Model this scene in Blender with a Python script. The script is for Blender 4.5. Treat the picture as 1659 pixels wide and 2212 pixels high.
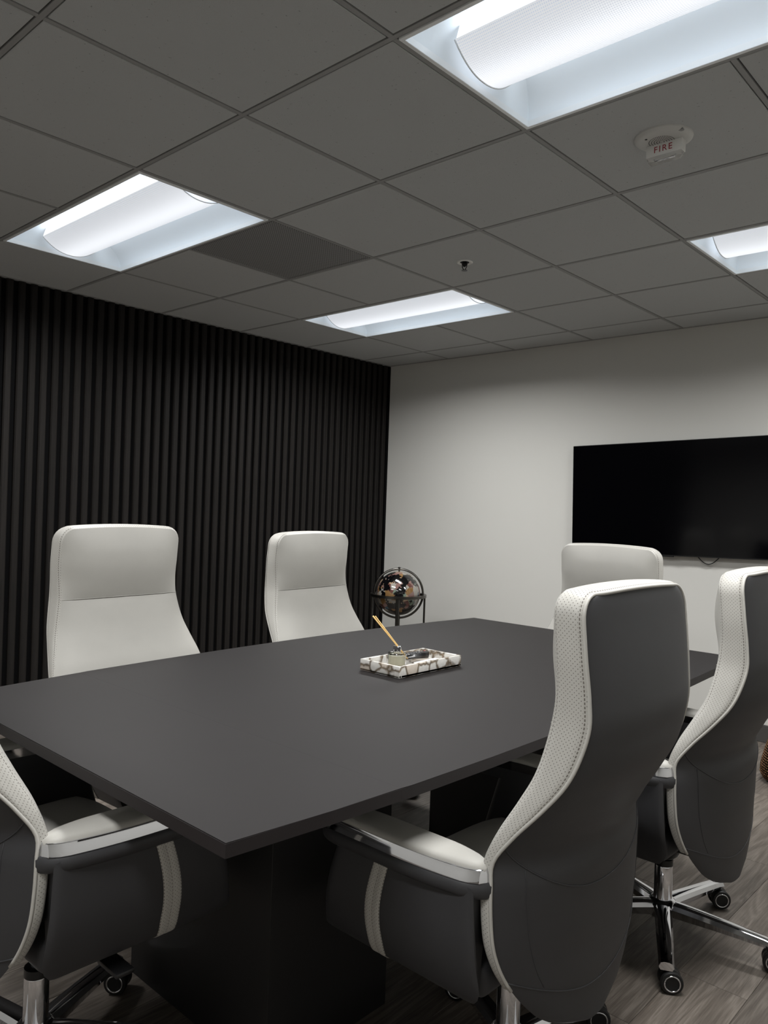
import bpy, bmesh, math, random
import numpy as np
from mathutils import Vector, Matrix
random.seed(7)
for o in list(bpy.data.objects): bpy.data.objects.remove(o, do_unlink=True)
S = bpy.context.scene; COL = S.collection
R = math.radians
H = 2.44            # ceiling height
T = 0.6096          # ceiling module
XL, XR, YB, YF = -0.632, 4.75, 2.755, -3.85   # left wall board, right wall, back wall, wall behind the camera

# ------------------------------------------------------------------ camera
yaw, pitch, roll = -0.7438, -0.0068, 0.0345
f = Vector((math.sin(yaw)*math.cos(pitch), math.cos(yaw)*math.cos(pitch), math.sin(pitch)))
r = Vector((math.cos(yaw), -math.sin(yaw), 0)); u = r.cross(f)
r2 = r*math.cos(roll)+u*math.sin(roll); u2 = -r*math.sin(roll)+u*math.cos(roll)
cam = bpy.data.cameras.new('camera'); camo = bpy.data.objects.new('camera', cam); COL.objects.link(camo)
M4 = Matrix(((r2.x,u2.x,-f.x,3.7715),(r2.y,u2.y,-f.y,-2.0308),(r2.z,u2.z,-f.z,1.2735),(0,0,0,1)))
camo.matrix_world = M4
cam.sensor_fit = 'VERTICAL'; cam.sensor_height = 24.0; cam.lens = 24.0*1683.8/2212
cam.clip_start = 0.02
S.camera = camo
# ------------------------------------------------------------------ world, exposure, lamp settings
w = bpy.data.worlds.new('world'); S.world = w; w.use_nodes = True
w.node_tree.nodes['Background'].inputs[0].default_value = (0, 0, 0, 1)
S.view_settings.view_transform = 'Standard'; S.view_settings.look = 'None'
S.view_settings.gamma = 1.0; S.view_settings.use_curve_mapping = False
S.view_settings.exposure = 0.0
LAMP_W = 30.0; LAMP_SPREAD = 160.0; LENS_EMIT = 1.0; GLOW_EMIT = 3.0
S.cycles.max_bounces = 10; S.cycles.diffuse_bounces = 5

# ------------------------------------------------------------------ materials
def srgb(*c):
    o = []
    for v in c:
        v /= 255.0; o.append(v/12.92 if v <= .04045 else ((v+.055)/1.055)**2.4)
    return tuple(o)+(1.0,)
class NT:
    def __init__(s, name):
        s.m = bpy.data.materials.new(name); s.m.use_nodes = True; s.t = s.m.node_tree
        s.b = s.t.nodes['Principled BSDF']; s.out = s.t.nodes['Material Output']
    def n(s, typ, **kw):
        x = s.t.nodes.new(typ)
        for k, v in kw.items():
            if k.startswith('i_'):
                k2 = k[2:]; k2 = int(k2) if k2.isdigit() else k2
                x.inputs[k2].default_value = v
            else: setattr(x, k, v)
        return x
    def l(s, a, b): s.t.links.new(a, b)
    def math(s, op, a, b=None, c=None):
        x = s.n('ShaderNodeMath', operation=op)
        for i, v in enumerate((a, b, c)):
            if v is None: continue
            if isinstance(v, (int, float)): x.inputs[i].default_value = v
            else: s.l(v, x.inputs[i])
        return x.outputs[0]
    def mix(s, fac, a, b):
        x = s.n('ShaderNodeMix', data_type='RGBA')
        if isinstance(fac, (int, float)): x.inputs[0].default_value = fac
        else: s.l(fac, x.inputs[0])
        for i, v in ((6, a), (7, b)):
            if isinstance(v, tuple): x.inputs[i].default_value = v
            else: s.l(v, x.inputs[i])
        return x.outputs[2]
    def ramp(s, fac, stops, interp='LINEAR'):
        x = s.n('ShaderNodeValToRGB'); cr = x.color_ramp; cr.interpolation = interp
        while len(cr.elements) < len(stops): cr.elements.new(.5)
        for e, (p, c) in zip(cr.elements, stops): e.position = p; e.color = c
        s.l(fac, x.inputs[0]); return x.outputs[0]
    def bump(s, h, strength=.3, dist=.002):
        x = s.n('ShaderNodeBump', i_Strength=strength, i_Distance=dist); s.l(h, x.inputs['Height']); s.l(x.outputs[0], s.b.inputs['Normal'])
    def coord(s, which='Object', scale=(1, 1, 1)):
        c = s.n('ShaderNodeTexCoord'); m = s.n('ShaderNodeMapping'); m.inputs['Scale'].default_value = scale
        s.l(c.outputs[which], m.inputs[0]); return m.outputs[0]
    def noise(s, v, scale, detail=4, rough=.55, dist=0.0):
        x = s.n('ShaderNodeTexNoise', i_Scale=scale, i_Detail=detail, i_Roughness=rough, i_Distortion=dist); s.l(v, x.inputs['Vector']); return x
MATS = {}
def mat(name, color, rough=.5, metal=0.0, spec=.5, coat=0.0):
    k = NT(name); b = k.b
    b.inputs['Base Color'].default_value = color; b.inputs['Roughness'].default_value = rough
    b.inputs['Metallic'].default_value = metal; b.inputs['Specular IOR Level'].default_value = spec
    if coat: b.inputs['Coat Weight'].default_value = coat; b.inputs['Coat Roughness'].default_value = .05
    MATS[name] = k.m; return k

def leather(name, c, rough=.45):
    k = mat(name, c, rough, spec=.4)
    v = k.coord('Object'); a = k.noise(v, 420, 3); b = k.noise(v, 9, 3)
    k.l(k.mix(b.outputs[0], tuple(x*.93 for x in c[:3])+(1,), tuple(min(1, x*1.06) for x in c[:3])+(1,)), k.b.inputs['Base Color'])
    k.bump(a.outputs[0], .12, .0006)
    return k
CREAM = srgb(184, 182, 176); GREY = srgb(56, 56, 58)
leather('cream_leather', CREAM, .5); leather('grey_leather', GREY, .5)
# perforated leather: uv in metres (u along the band, v across 0..width), dots and stitch lines
def perforated(name, stitch):
    k = mat(name, CREAM, .5, spec=.4)
    c = k.n('ShaderNodeUVMap'); sp = k.n('ShaderNodeSeparateXYZ'); k.l(c.outputs[0], sp.inputs[0])
    uu, vv = sp.outputs[0], sp.outputs[1]
    pit = .0062
    a = k.math('DIVIDE', k.math('ADD', uu, vv), pit*1.414); b = k.math('DIVIDE', k.math('SUBTRACT', uu, vv), pit*1.414)
    fa = k.math('SUBTRACT', k.math('FRACT', a), .5); fb = k.math('SUBTRACT', k.math('FRACT', b), .5)
    d = k.math('SQRT', k.math('ADD', k.math('MULTIPLY', fa, fa), k.math('MULTIPLY', fb, fb)))
    dot = k.math('LESS_THAN', d, .14)
    # second uv: across fraction 0..1
    c2 = k.n('ShaderNodeUVMap', uv_map='frac'); s2 = k.n('ShaderNodeSeparateXYZ'); k.l(c2.outputs[0], s2.inputs[0])
    fr = s2.outputs[1]
    st = None
    for q, wd in stitch:
        line = k.math('LESS_THAN', k.math('ABSOLUTE', k.math('SUBTRACT', fr, q)), wd)
        dash = k.math('LESS_THAN', k.math('FRACT', k.math('DIVIDE', uu, .0075)), .62)
        near = k.math('LESS_THAN', k.math('ABSOLUTE', k.math('SUBTRACT', fr, q)), wd*2.6)
        dot = k.math('MULTIPLY', dot, k.math('SUBTRACT', 1.0, near))
        x = k.math('MULTIPLY', line, dash); st = x if st is None else k.math('MAXIMUM', st, x)
    col = k.mix(dot, CREAM, srgb(96, 92, 86))
    if st is not None: col = k.mix(st, col, srgb(112, 107, 101))
    k.l(col, k.b.inputs['Base Color'])
    n = k.noise(k.coord('Object'), 420, 3); k.bump(k.math('SUBTRACT', n.outputs[0], k.math('MULTIPLY', dot, 2.0)), .15, .0007)
perforated('perforated_leather', [(.10, .014), (.90, .014)])
perforated('perforated_stripe', [(.03, .02), (.5, .015), (.97, .02)])
k = mat('chrome', srgb(225, 226, 230), .06, 1.0)
k = mat('polished_aluminium', srgb(205, 205, 208), .14, 1.0)
mat('black_plastic', srgb(18, 18, 19), .38); mat('black_rubber', srgb(15, 15, 15), .6)
k = mat('table_laminate', srgb(32, 31, 31), .58, spec=.18)
v = k.coord('Object'); nz = k.noise(v, 2.2, 4); n2 = k.noise(v, 700, 2)
k.l(k.mix(nz.outputs[0], srgb(31, 29, 29), srgb(36, 33, 33)), k.b.inputs['Base Color']); k.bump(n2.outputs[0], .06, .0005)
mat('table_edge', srgb(36, 32, 33), .5, spec=.3); mat('pedestal_laminate', srgb(22, 21, 21), .55)
# walls
k = mat('white_paint', srgb(207, 206, 201), .75, spec=.25)
n = k.noise(k.coord('Object'), 160, 3); k.bump(n.outputs[0], .12, .001)
k = mat('ceiling_tile', srgb(190, 192, 192), .95, spec=.1)
v = k.coord('Object'); n = k.noise(v, 240, 5, .75); n1 = k.noise(v, 75, 3, .6)
pits = k.math('LESS_THAN', n1.outputs[0], .33)
k.l(k.mix(k.math('MULTIPLY', pits, k.math('GREATER_THAN', n.outputs[0], .52)), srgb(190, 192, 192), srgb(134, 135, 134)), k.b.inputs['Base Color'])
k.bump(n.outputs[0], .75, .003)
mat('grid_paint', srgb(150, 150, 149), .6, spec=.3)
k = mat('vent_face', srgb(146, 146, 146), .6, spec=.3)
sp = k.n('ShaderNodeSeparateXYZ'); k.l(k.coord('Object'), sp.inputs[0])
fa = k.math('SUBTRACT', k.math('FRACT', k.math('DIVIDE', k.math('ADD', sp.outputs[0], sp.outputs[1]), .0125)), .5)
fb = k.math('SUBTRACT', k.math('FRACT', k.math('DIVIDE', k.math('SUBTRACT', sp.outputs[0], sp.outputs[1]), .0125)), .5)
d = k.math('SQRT', k.math('ADD', k.math('MULTIPLY', fa, fa), k.math('MULTIPLY', fb, fb)))
k.l(k.mix(k.math('LESS_THAN', d, .31), srgb(146, 146, 146), srgb(88, 88, 90)), k.b.inputs['Base Color'])
# slats
k = mat('dark_slat', srgb(30, 28, 27), .65, spec=.15)
v = k.coord('Object', (60, 60, 1.6)); n = k.noise(v, 3.0, 6, .65, .3)
oi = k.n('ShaderNodeObjectInfo')
c1 = k.ramp(n.outputs[0], [(.3, srgb(22, 21, 20)), (.7, srgb(37, 34, 32))])
hs = k.n('ShaderNodeHueSaturation'); k.l(c1, hs.inputs['Color']); k.l(k.math('ADD', k.math('MULTIPLY', oi.outputs['Random'], .3), .85), hs.inputs['Value'])
k.l(hs.outputs[0], k.b.inputs['Base Color']); k.bump(n.outputs[0], .15, .001)
mat('slat_backing', srgb(8, 8, 9), .8, spec=.1)
# floor planks
k = mat('floor_plank', srgb(120, 110, 100), .5, spec=.4)
oi = k.n('ShaderNodeObjectInfo'); tc = k.n('ShaderNodeTexCoord')
off = k.n('ShaderNodeVectorMath', operation='SCALE'); cmb = k.n('ShaderNodeCombineXYZ'); k.l(oi.outputs['Random'], cmb.inputs[0]); k.l(oi.outputs['Random'], cmb.inputs[1])
k.l(cmb.outputs[0], off.inputs[0]); off.inputs['Scale'].default_value = 37.0
ad = k.n('ShaderNodeVectorMath', operation='ADD'); k.l(tc.outputs['Object'], ad.inputs[0]); k.l(off.outputs[0], ad.inputs[1])
mp = k.n('ShaderNodeMapping'); mp.inputs['Scale'].default_value = (9, .9, 1); k.l(ad.outputs[0], mp.inputs[0])
wv = k.n('ShaderNodeTexNoise', i_Scale=1.6, i_Detail=3.0, i_Distortion=.9); k.l(mp.outputs[0], wv.inputs['Vector'])
rings = k.math('PINGPONG', k.math('MULTIPLY', wv.outputs[0], 11.0), 1.0)
mp2 = k.n('ShaderNodeMapping'); mp2.inputs['Scale'].default_value = (160, 5, 1); k.l(ad.outputs[0], mp2.inputs[0])
fine = k.noise(mp2.outputs[0], 1.5, 5, .7)
g = k.math('ADD', k.math('MULTIPLY', rings, .24), k.math('MULTIPLY', fine.outputs[0], .78))
cc = k.ramp(g, [(.2, srgb(72, 64, 57)), (.5, srgb(106, 98, 90)), (.8, srgb(140, 132, 123))])
hs = k.n('ShaderNodeHueSaturation'); k.l(cc, hs.inputs['Color']); k.l(k.math('ADD', k.math('MULTIPLY', oi.outputs['Random'], .35), .72), hs.inputs['Value'])
k.l(hs.outputs[0], k.b.inputs['Base Color']); k.bump(g, .2, .001)
mat('floor_joint', srgb(40, 36, 33), .8)
# lamps
mat('lamp_white', srgb(240, 243, 244), .35, spec=.4)
mat('lamp_reflector', srgb(240, 246, 250), .45, spec=.3)
k = mat('lamp_lens', srgb(170, 174, 178), .4)
sp = k.n('ShaderNodeSeparateXYZ'); k.l(k.coord('Object'), sp.inputs[0])
fa = k.math('SUBTRACT', k.math('FRACT', k.math('DIVIDE', sp.outputs[0], .0055)), .5)
fb = k.math('SUBTRACT', k.math('FRACT', k.math('DIVIDE', sp.outputs[1], .0055)), .5)
d = k.math('SQRT', k.math('ADD', k.math('MULTIPLY', fa, fa), k.math('MULTIPLY', fb, fb)))
hole = k.math('LESS_THAN', d, .30)
k.l(k.mix(hole, srgb(248, 251, 255), srgb(214, 219, 230)), k.b.inputs['Emission Color'])
tube = k.math('EXPONENT', k.math('MULTIPLY', k.math('MULTIPLY', sp.outputs[1], sp.outputs[1]), -160.0))   # the tubes glow through the middle of the lens
k.l(k.math('MULTIPLY', k.math('ADD', k.math('MULTIPLY', tube, .45), .58), LENS_EMIT), k.b.inputs['Emission Strength'])
k = mat('lamp_glow', srgb(245, 250, 255), .4); k.b.inputs['Emission Color'].default_value = srgb(240, 247, 255); k.b.inputs['Emission Strength'].default_value = GLOW_EMIT
# alarm, tv, small things
mat('alarm_white', srgb(232, 232, 229), .45); mat('alarm_plate_shaded', srgb(196, 196, 193), .5); mat('alarm_hole', srgb(30, 30, 30), .8); mat('fire_red', srgb(150, 30, 45), .5)  # plate greyer than the white housing; the housing's brighter lighting put into colour
mat('tv_screen', srgb(2, 2, 4), .12, spec=.35); mat('tv_body', srgb(12, 12, 13), .35)
mat('white_card', srgb(238, 238, 240), .5); mat('card_print', srgb(150, 152, 160), .6); mat('remote_black', srgb(14, 14, 15), .25); mat('remote_key', srgb(60, 60, 62), .4); mat('remote_red', srgb(170, 40, 40), .4)
mat('reed_wood', srgb(222, 186, 120), .6)
k = mat('clear_glass', (1, 1, 1, 1), .02); k.b.inputs['Transmission Weight'].default_value = 1.0; k.b.inputs['IOR'].default_value = 1.45
k = mat('scent_liquid', srgb(236, 232, 205), .05); k.b.inputs['Transmission Weight'].default_value = .15; k.b.inputs['IOR'].default_value = 1.33
k = mat('agate_stone', srgb(215, 210, 200), .28, spec=.5)
v = k.coord('Object'); nw = k.noise(v, 22, 4)
vm = k.n('ShaderNodeVectorMath', operation='MULTIPLY_ADD'); k.l(nw.outputs['Color'], vm.inputs[0]); vm.inputs[1].default_value = (.03, .03, .03); k.l(v, vm.inputs[2])
vo = k.n('ShaderNodeTexVoronoi', feature='DISTANCE_TO_EDGE', i_Scale=20.0); k.l(vm.outputs[0], vo.inputs['Vector'])
vc = k.n('ShaderNodeTexVoronoi', feature='F1', i_Scale=20.0); k.l(vm.outputs[0], vc.inputs['Vector'])
n = k.noise(v, 60, 5, .7)
cell = k.mix(n.outputs[0], srgb(232, 230, 225), srgb(190, 187, 181))
sepc = k.n('ShaderNodeSeparateColor'); k.l(vc.outputs['Color'], sepc.inputs[0])
cell = k.mix(k.math('MULTIPLY', k.math('GREATER_THAN', sepc.outputs[0], .82), .3), cell, srgb(178, 140, 92))
edge = k.ramp(vo.outputs['Distance'], [(0.0, (1, 1, 1, 1)), (.05, (.7, .7, .7, 1)), (.12, (0, 0, 0, 1))])
vein = k.ramp(n.outputs[0], [(.35, srgb(52, 44, 36)), (.65, srgb(128, 108, 82))])
k.l(k.mix(edge, cell, vein), k.b.inputs['Base Color'])
k = mat('gem_globe', srgb(8, 8, 10), .1, spec=.6, coat=.6)
v = k.coord('Object'); n = k.noise(v, 6.5, 6, .65); land = k.math('GREATER_THAN', n.outputs[0], .475)
vo = k.n('ShaderNodeTexVoronoi', feature='F1', i_Scale=24.0); k.l(v, vo.inputs['Vector'])
sepc = k.n('ShaderNodeSeparateColor'); k.l(vo.outputs['Color'], sepc.inputs[0])
gem = k.ramp(sepc.outputs[0], [(0, srgb(125, 98, 92)), (.2, srgb(112, 126, 112)), (.36, srgb(165, 142, 118)), (.5, srgb(128, 98, 62)), (.64, srgb(48, 78, 92)), (.74, srgb(150, 146, 138)), (.88, srgb(96, 62, 55))], 'CONSTANT')
k.l(k.mix(land, srgb(6, 6, 8), gem), k.b.inputs['Base Color'])
mat('gunmetal', srgb(92, 90, 86), .3, 1.0); mat('bronze_bead', srgb(120, 92, 68), .18, 1.0); mat('bronze_dark', srgb(26, 20, 16), .4, .6)
mat('sprinkler_black', srgb(16, 16, 18), .3, .3); mat('cable_black', srgb(15, 15, 15), .5)
mat('baseboard_grey', srgb(70, 68, 66), .6)

# ------------------------------------------------------------------ object helpers
def link(o, parent=None):
    COL.objects.link(o)
    if parent is not None: o.parent = parent
    return o
def tag(o, label=None, cat=None, group=None, kind=None):
    for key, val in (('label', label), ('category', cat), ('group', group), ('kind', kind)):
        if val: o[key] = val
    return o
def empty(name, loc=(0, 0, 0), rz=0, **kw):
    o = bpy.data.objects.new(name, None); o.location = loc; o.rotation_euler = (0, 0, rz); o.empty_display_size = .1
    link(o); return tag(o, **kw)
def mobj(name, me, m, parent=None, loc=(0, 0, 0), rot=(0, 0, 0), **kw):
    o = bpy.data.objects.new(name, me); o.location = loc; o.rotation_euler = rot
    if m and not me.materials:
        for q in (m if isinstance(m, (list, tuple)) else [m]): me.materials.append(MATS[q])
    link(o, parent); return tag(o, **kw)
def from_bm(name, bm, smooth=False, angle=None):
    bmesh.ops.recalc_face_normals(bm, faces=bm.faces[:])
    me = bpy.data.meshes.new(name); bm.to_mesh(me); bm.free()
    if smooth or angle is not None:
        for p in me.polygons: p.use_smooth = True
    if angle is not None: me.set_sharp_from_angle(angle=R(angle))
    return me
def box_bm(bm, x0, x1, y0, y1, z0, z1, bev=0, seg=2, mi=0):
    vs = [bm.verts.new((x, y, z)) for z in (z0, z1) for y in (y0, y1) for x in (x0, x1)]
    fs = [bm.faces.new([vs[i] for i in q]) for q in ((0, 2, 3, 1), (4, 5, 7, 6), (0, 1, 5, 4), (2, 6, 7, 3), (0, 4, 6, 2), (1, 3, 7, 5))]
    for q in fs: q.material_index = mi
    if bev:
        es = list({e for q in fs for e in q.edges})
        bmesh.ops.bevel(bm, geom=es, offset=bev, segments=seg, affect='EDGES', profile=.5)
def box_me(name, x0, x1, y0, y1, z0, z1, bev=0, seg=2):
    bm = bmesh.new(); box_bm(bm, x0, x1, y0, y1, z0, z1, bev, seg); return from_bm(name, bm, angle=35 if bev else None)
def lathe_bm(bm, prof, n=32, center=(0, 0, 0), close_ends=True):
    rings = []
    for (rr, zz) in prof:
        rings.append([bm.verts.new((center[0]+rr*math.cos(2*math.pi*i/n), center[1]+rr*math.sin(2*math.pi*i/n), center[2]+zz)) for i in range(n)])
    for a, b in zip(rings, rings[1:]):
        for i in range(n): bm.faces.new((a[i], a[(i+1) % n], b[(i+1) % n], b[i]))
    if close_ends:
        for q in (rings[0], rings[-1]): bm.faces.new(q)
def lathe_me(name, prof, n=32, angle=35, close=True):
    bm = bmesh.new(); lathe_bm(bm, prof, n, close_ends=close); return from_bm(name, bm, angle=angle)
def tube_bm(bm, pts, rad, n=8, closed=False, flat=1.0):
    pts = [Vector(p) for p in pts]; N = len(pts); rings = []
    prev = None
    for i, p in enumerate(pts):
        a = pts[(i-1) % N] if (closed or i > 0) else p; b = pts[(i+1) % N] if (closed or i < N-1) else p
        t = (b-a).normalized()
        ref = prev if prev is not None else (Vector((0, 0, 1)) if abs(t.z) < .9 else Vector((1, 0, 0)))
        nx = (ref-t*ref.dot(t)).normalized(); prev = nx; ny = t.cross(nx)
        rr = rad[i] if isinstance(rad, (list, tuple)) else rad
        rings.append([bm.verts.new(p+nx*rr*math.cos(2*math.pi*j/n)+ny*rr*flat*math.sin(2*math.pi*j/n)) for j in range(n)])
    m = N if closed else N-1
    for i in range(m):
        a, b = rings[i], rings[(i+1) % N]
        for j in range(n): bm.faces.new((a[j], a[(j+1) % n], b[(j+1) % n], b[j]))
    if not closed:
        bm.faces.new(rings[0]); bm.faces.new(rings[-1])
def tube_me(name, pts, rad, n=8, closed=False, flat=1.0):
    bm = bmesh.new(); tube_bm(bm, pts, rad, n, closed, flat); return from_bm(name, bm, smooth=True)
def grid_bm(bm, P, uv=None, closed=False):
    """P[i][j] -> verts; quads; optional uv list of (name, fn(i,j))"""
    V = [[bm.verts.new(p) for p in row] for row in P]
    layers = [(bm.loops.layers.uv.new(nm) if nm not in bm.loops.layers.uv.keys() else bm.loops.layers.uv[nm], fn) for nm, fn in (uv or [])]
    nj = len(P[0])
    for i in range(len(P)-1):
        for j in range(nj if closed else nj-1):
            j2 = (j+1) % nj
            idx = ((i, j), (i, j2), (i+1, j2), (i+1, j))
            fc = bm.faces.new([V[a][b] for a, b in idx])
            for la, fn in layers:
                for lp, (a, b) in zip(fc.loops, idx): lp[la].uv = fn(a, b)
    return V
def copy_tree(o, parent=None):
    c = o.copy(); COL.objects.link(c); c.parent = parent
    for ch in list(o.children): copy_tree(ch, c)
    return c

# ------------------------------------------------------------------ the room
bm = bmesh.new(); box_bm(bm, XL-.1, XR+.1, YF-.1, YB+.1, -.12, -.0015)
floor = mobj('floor', from_bm('floor', bm), 'floor_joint', kind='structure')
pw, pl = .181, 1.22
pm = box_me('plank', .0005, pw-.0005, .0006, pl-.0006, -.0035, 0.0, .0008, 1); pm.materials.append(MATS['floor_plank'])
def clipbox(name, x0, x1, y0, y1, z0, z1, m, parent, bev=.0008):
    me = box_me(name, 0, x1-x0, 0, y1-y0, 0, z1-z0, bev, 1); return mobj(name, me, m, parent, loc=(x0, y0, z0))
nx = int((XR-XL)/pw)+1
for i in range(nx):
    x = 2.938+.0 + (i-20)*pw
    if x+pw < XL or x > XR: continue
    off = ((i*0.37) % 1.0)*pl
    if i == 20: off = .165-YF
    y = YF+(off % pl)-pl
    while y < YB:
        if x >= XL and x+pw <= XR and y >= YF and y+pl <= YB:
            mobj('plank', pm, None, floor, loc=(x, y, 0))
        else:
            a, b, c, d = max(x, XL), min(x+pw, XR), max(y, YF), min(y+pl, YB)
            if b-a > .01 and d-c > .01: clipbox('plank', a+.0005, b-.0005, c+.0006, d-.0006, -.0035, 0, 'floor_plank', floor)
        y += pl
mobj('wall_back', box_me('wall_back', XL-.1, XR+.1, YB, YB+.1, 0, H+.2), 'white_paint', kind='structure')
mobj('wall_right', box_me('wall_right', XR, XR+.1, YF, YB, 0, H+.2), 'white_paint', kind='structure')
mobj('wall_front', box_me('wall_front', XL-.1, XR+.1, YF-.1, YF, 0, H+.2), 'white_paint', kind='structure')
wl = mobj('wall_left', box_me('wall_left', XL-.1, XL, YF, YB, 0, H+.2), 'slat_backing', kind='structure')
mobj('baseboard_back', box_me('baseboard_back', -.60, XR-.012, YB-.012, YB, 0, .1, .003, 1), 'baseboard_grey', kind='structure')
mobj('baseboard_right', box_me('baseboard_right', XR-.012, XR, YF+.0, YB-.012, 0, .1, .003, 1), 'baseboard_grey', kind='structure')
# fluted slats of the dark left wall
bm = bmesh.new()
SP, SW, SD = .0656, .0385, .0235
prof = [(0, 0), (SD*.72, 0), (SD, .006), (SD, SW-.006), (SD*.72, SW), (0, SW)]
lo = [bm.verts.new((a, b, 0.002)) for a, b in prof]; hi = [bm.verts.new((a, b, H-.004)) for a, b in prof]
for i in range(6): bm.faces.new((lo[i], lo[(i+1) % 6], hi[(i+1) % 6], hi[i]))
bm.faces.new(lo); bm.faces.new(hi)
sm = from_bm('slat', bm); sm.materials.append(MATS['dark_slat'])
y = 2.730-.0475
while y > YF+.06:
    mobj('slat', sm, None, wl, loc=(XL, y, 0)); y -= SP
mobj('trim_1', box_me('trim_1', XL, XL+.024, YB-.022, YB-.0005, 0.001, H-.004, .002, 1), 'slat_backing', kind='structure')

# suspended ceiling
ceil = mobj('ceiling', box_me('ceiling', XL-.1, XR+.1, YF-.1, YB+.1, H+.16, H+.22), 'grid_paint', kind='structure')
FIX = [(0, -1), (0, 2), (4, -1), (4, 2), (0, -4), (4, -4)]     # module column, row of the 2 x 4 lamps; rear row added, unseen
def occupied(a, b): return any(fa <= a < fa+2 and b == fb for fa, fb in FIX)
gap = .0115
tile_me = box_me('tile', -T/2+gap, T/2-gap, -T/2+gap, T/2-gap, 0, .014, .0015, 1); tile_me.materials.append(MATS['ceiling_tile'])
CX0, CX1, CY0, CY1 = -.61, XR, YF, YB
for a in range(-1, 9):
    for b in range(-7, 6):
        if occupied(a, b) or (a, b) == (1, 0): continue
        x0, x1, y0, y1 = a*T, (a+1)*T, b*T, (b+1)*T
        c0, c1, d0, d1 = max(x0, CX0), min(x1, CX1), max(y0, CY0), min(y1, CY1)
        if c1-c0 < .04 or d1-d0 < .04: continue
        if (c0, c1, d0, d1) == (x0, x1, y0, y1):
            mobj('tile', tile_me, None, ceil, loc=((a+.5)*T, (b+.5)*T, H), rot=(0, 0, 0))
        else:
            clipbox('tile', c0+gap, c1-gap, d0+gap, d1-gap, H, H+.014, 'ceiling_tile', ceil, .0015)
rw = .0072
for b in range(-6, 5):
    clipbox('grid_runner', CX0, CX1, b*T-rw, b*T+rw, H-.0005, H+.03, 'grid_paint', ceil, .0005)
ct = box_me('cross_tee', -rw, rw, rw, T-rw, -.0005, .03, .0005, 1); ct.materials.append(MATS['grid_paint'])
for a in range(0, 8):
    for b in range(-6, 4):
        if occupied(a, b) and occupied(a-1, b) and any(fa+1 == a and fb == b for fa, fb in FIX): continue
        mobj('cross_tee', ct, None, ceil, loc=(a*T, b*T, H))
    clipbox('cross_tee', a*T-rw, a*T+rw, 4*T+rw, YB, H-.0005, H+.03, 'grid_paint', ceil, .0005)
clipbox('wall_angle', CX0, XR, YB-.022, YB, H-.002, H+.02, 'grid_paint', ceil, .0005)
clipbox('wall_angle', XR-.022, XR, YF, YB-.022, H-.002, H+.02, 'grid_paint', ceil, .0005)
clipbox('wall_angle', XL, CX0+.004, YF, YB-.022, H-.002, H+.02, 'grid_paint', ceil, .0005)

# ------------------------------------------------------------------ ceiling lamps
LX, LY = T*2-.02, T-.02
def make_lamp(a, b, label):
    root = empty('ceiling_light', ((a+1)*T, (b+.5)*T, H), label=label, cat='ceiling light', group='recessed lamps in the ceiling grid')
    hx, hy = LX/2, LY/2; fw = .012
    bm = bmesh.new()
    for (x0, x1, y0, y1) in ((-hx, hx, -hy, -hy+fw), (-hx, hx, hy-fw, hy), (-hx, -hx+fw, -hy+fw, hy-fw), (hx-fw, hx, -hy+fw, hy-fw)):
        box_bm(bm, x0, x1, y0, y1, -.004, .02, .001, 1)
    mobj('frame', from_bm('frame', bm), 'lamp_white', root)
    ix, iy = hx-fw, hy-fw
    # curved side reflectors
    for s in (-1, 1):
        cur = []
        for i in range(13):
            t = i/12*math.pi/2
            cur.append((iy-(iy-.135)*(1-math.cos(t)), .015+.087*math.sin(t)))
        cur.append((.02, .106))
        P = [[(x, s*yy, zz) for (yy, zz) in cur] for x in (-ix+.05*0, ix)]
        bm = bmesh.new(); grid_bm(bm, P); mobj('reflector', from_bm('reflector', bm, smooth=True), 'lamp_reflector', root)
    # sloping end plates
    for s in (-1, 1):
        bm = bmesh.new(); P = []
        for i in range(9):
            t = i/8*math.pi/2
            P.append([(s*(ix-.085*(1-math.cos(t))), yy, .015+.092*math.sin(t)) for yy in (-iy, -.15, 0, .15, iy)])
        grid_bm(bm, P); mobj('end_plate', from_bm('end_plate', bm, smooth=True), 'lamp_reflector', root)
    # bowed prismatic lens with closed ends
    bm = bmesh.new(); lx = hx-.052; arc = []
    for i in range(17):
        q = -1+2*i/16; arc.append((q*.134, .056*(abs(q)**2.2)-.002))
    P = [[(x, yy, zz) for yy, zz in arc] for x in (-lx, lx)]
    V = grid_bm(bm, P); bm.faces.new(V[0]); bm.faces.new(V[1])
    for sg in (-1, 1):
        b2 = bmesh.new(); grid_bm(b2, [[(x, sg*.1335, .055), (x, sg*.118, .1035)] for x in (-lx+.004, lx-.004)])
        mobj('lens_side', from_bm('lens_side', b2), 'lamp_glow', root)
    for sg in (-1, 1):
        b2 = bmesh.new(); b2.faces.new([b2.verts.new((sg*(lx-.003), yy, zz)) for yy, zz in ((-.133, .054), (.133, .054), (.118, .1035), (-.118, .1035))])
        mobj('lens_end', from_bm('lens_end', b2), 'lamp_lens', root)
    mobj('lens', from_bm('lens', bm, angle=50), 'lamp_lens', root)
    for x in (-lx-.002, lx+.002): mobj('lens_rim', tube_me('lens_rim', [(x, yy, zz-.001) for yy, zz in arc], .0022, 6), 'lamp_white', root)
    ld = bpy.data.lights.new('tube_light', 'AREA'); ld.shape = 'RECTANGLE'; ld.size = 1.06; ld.size_y = .26
    ld.energy = LAMP_W; ld.spread = R(LAMP_SPREAD); ld.color = (1.0, .995, .985)
    lo = bpy.data.objects.new('tube_light', ld); lo.location = (0, 0, -.008); link(lo, root)
    return root
make_lamp(0, -1, 'recessed white ceiling lamp above the near end of the dark slat wall')
make_lamp(0, 2, 'recessed white ceiling lamp nearest the corner of slat wall and white wall')
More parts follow.
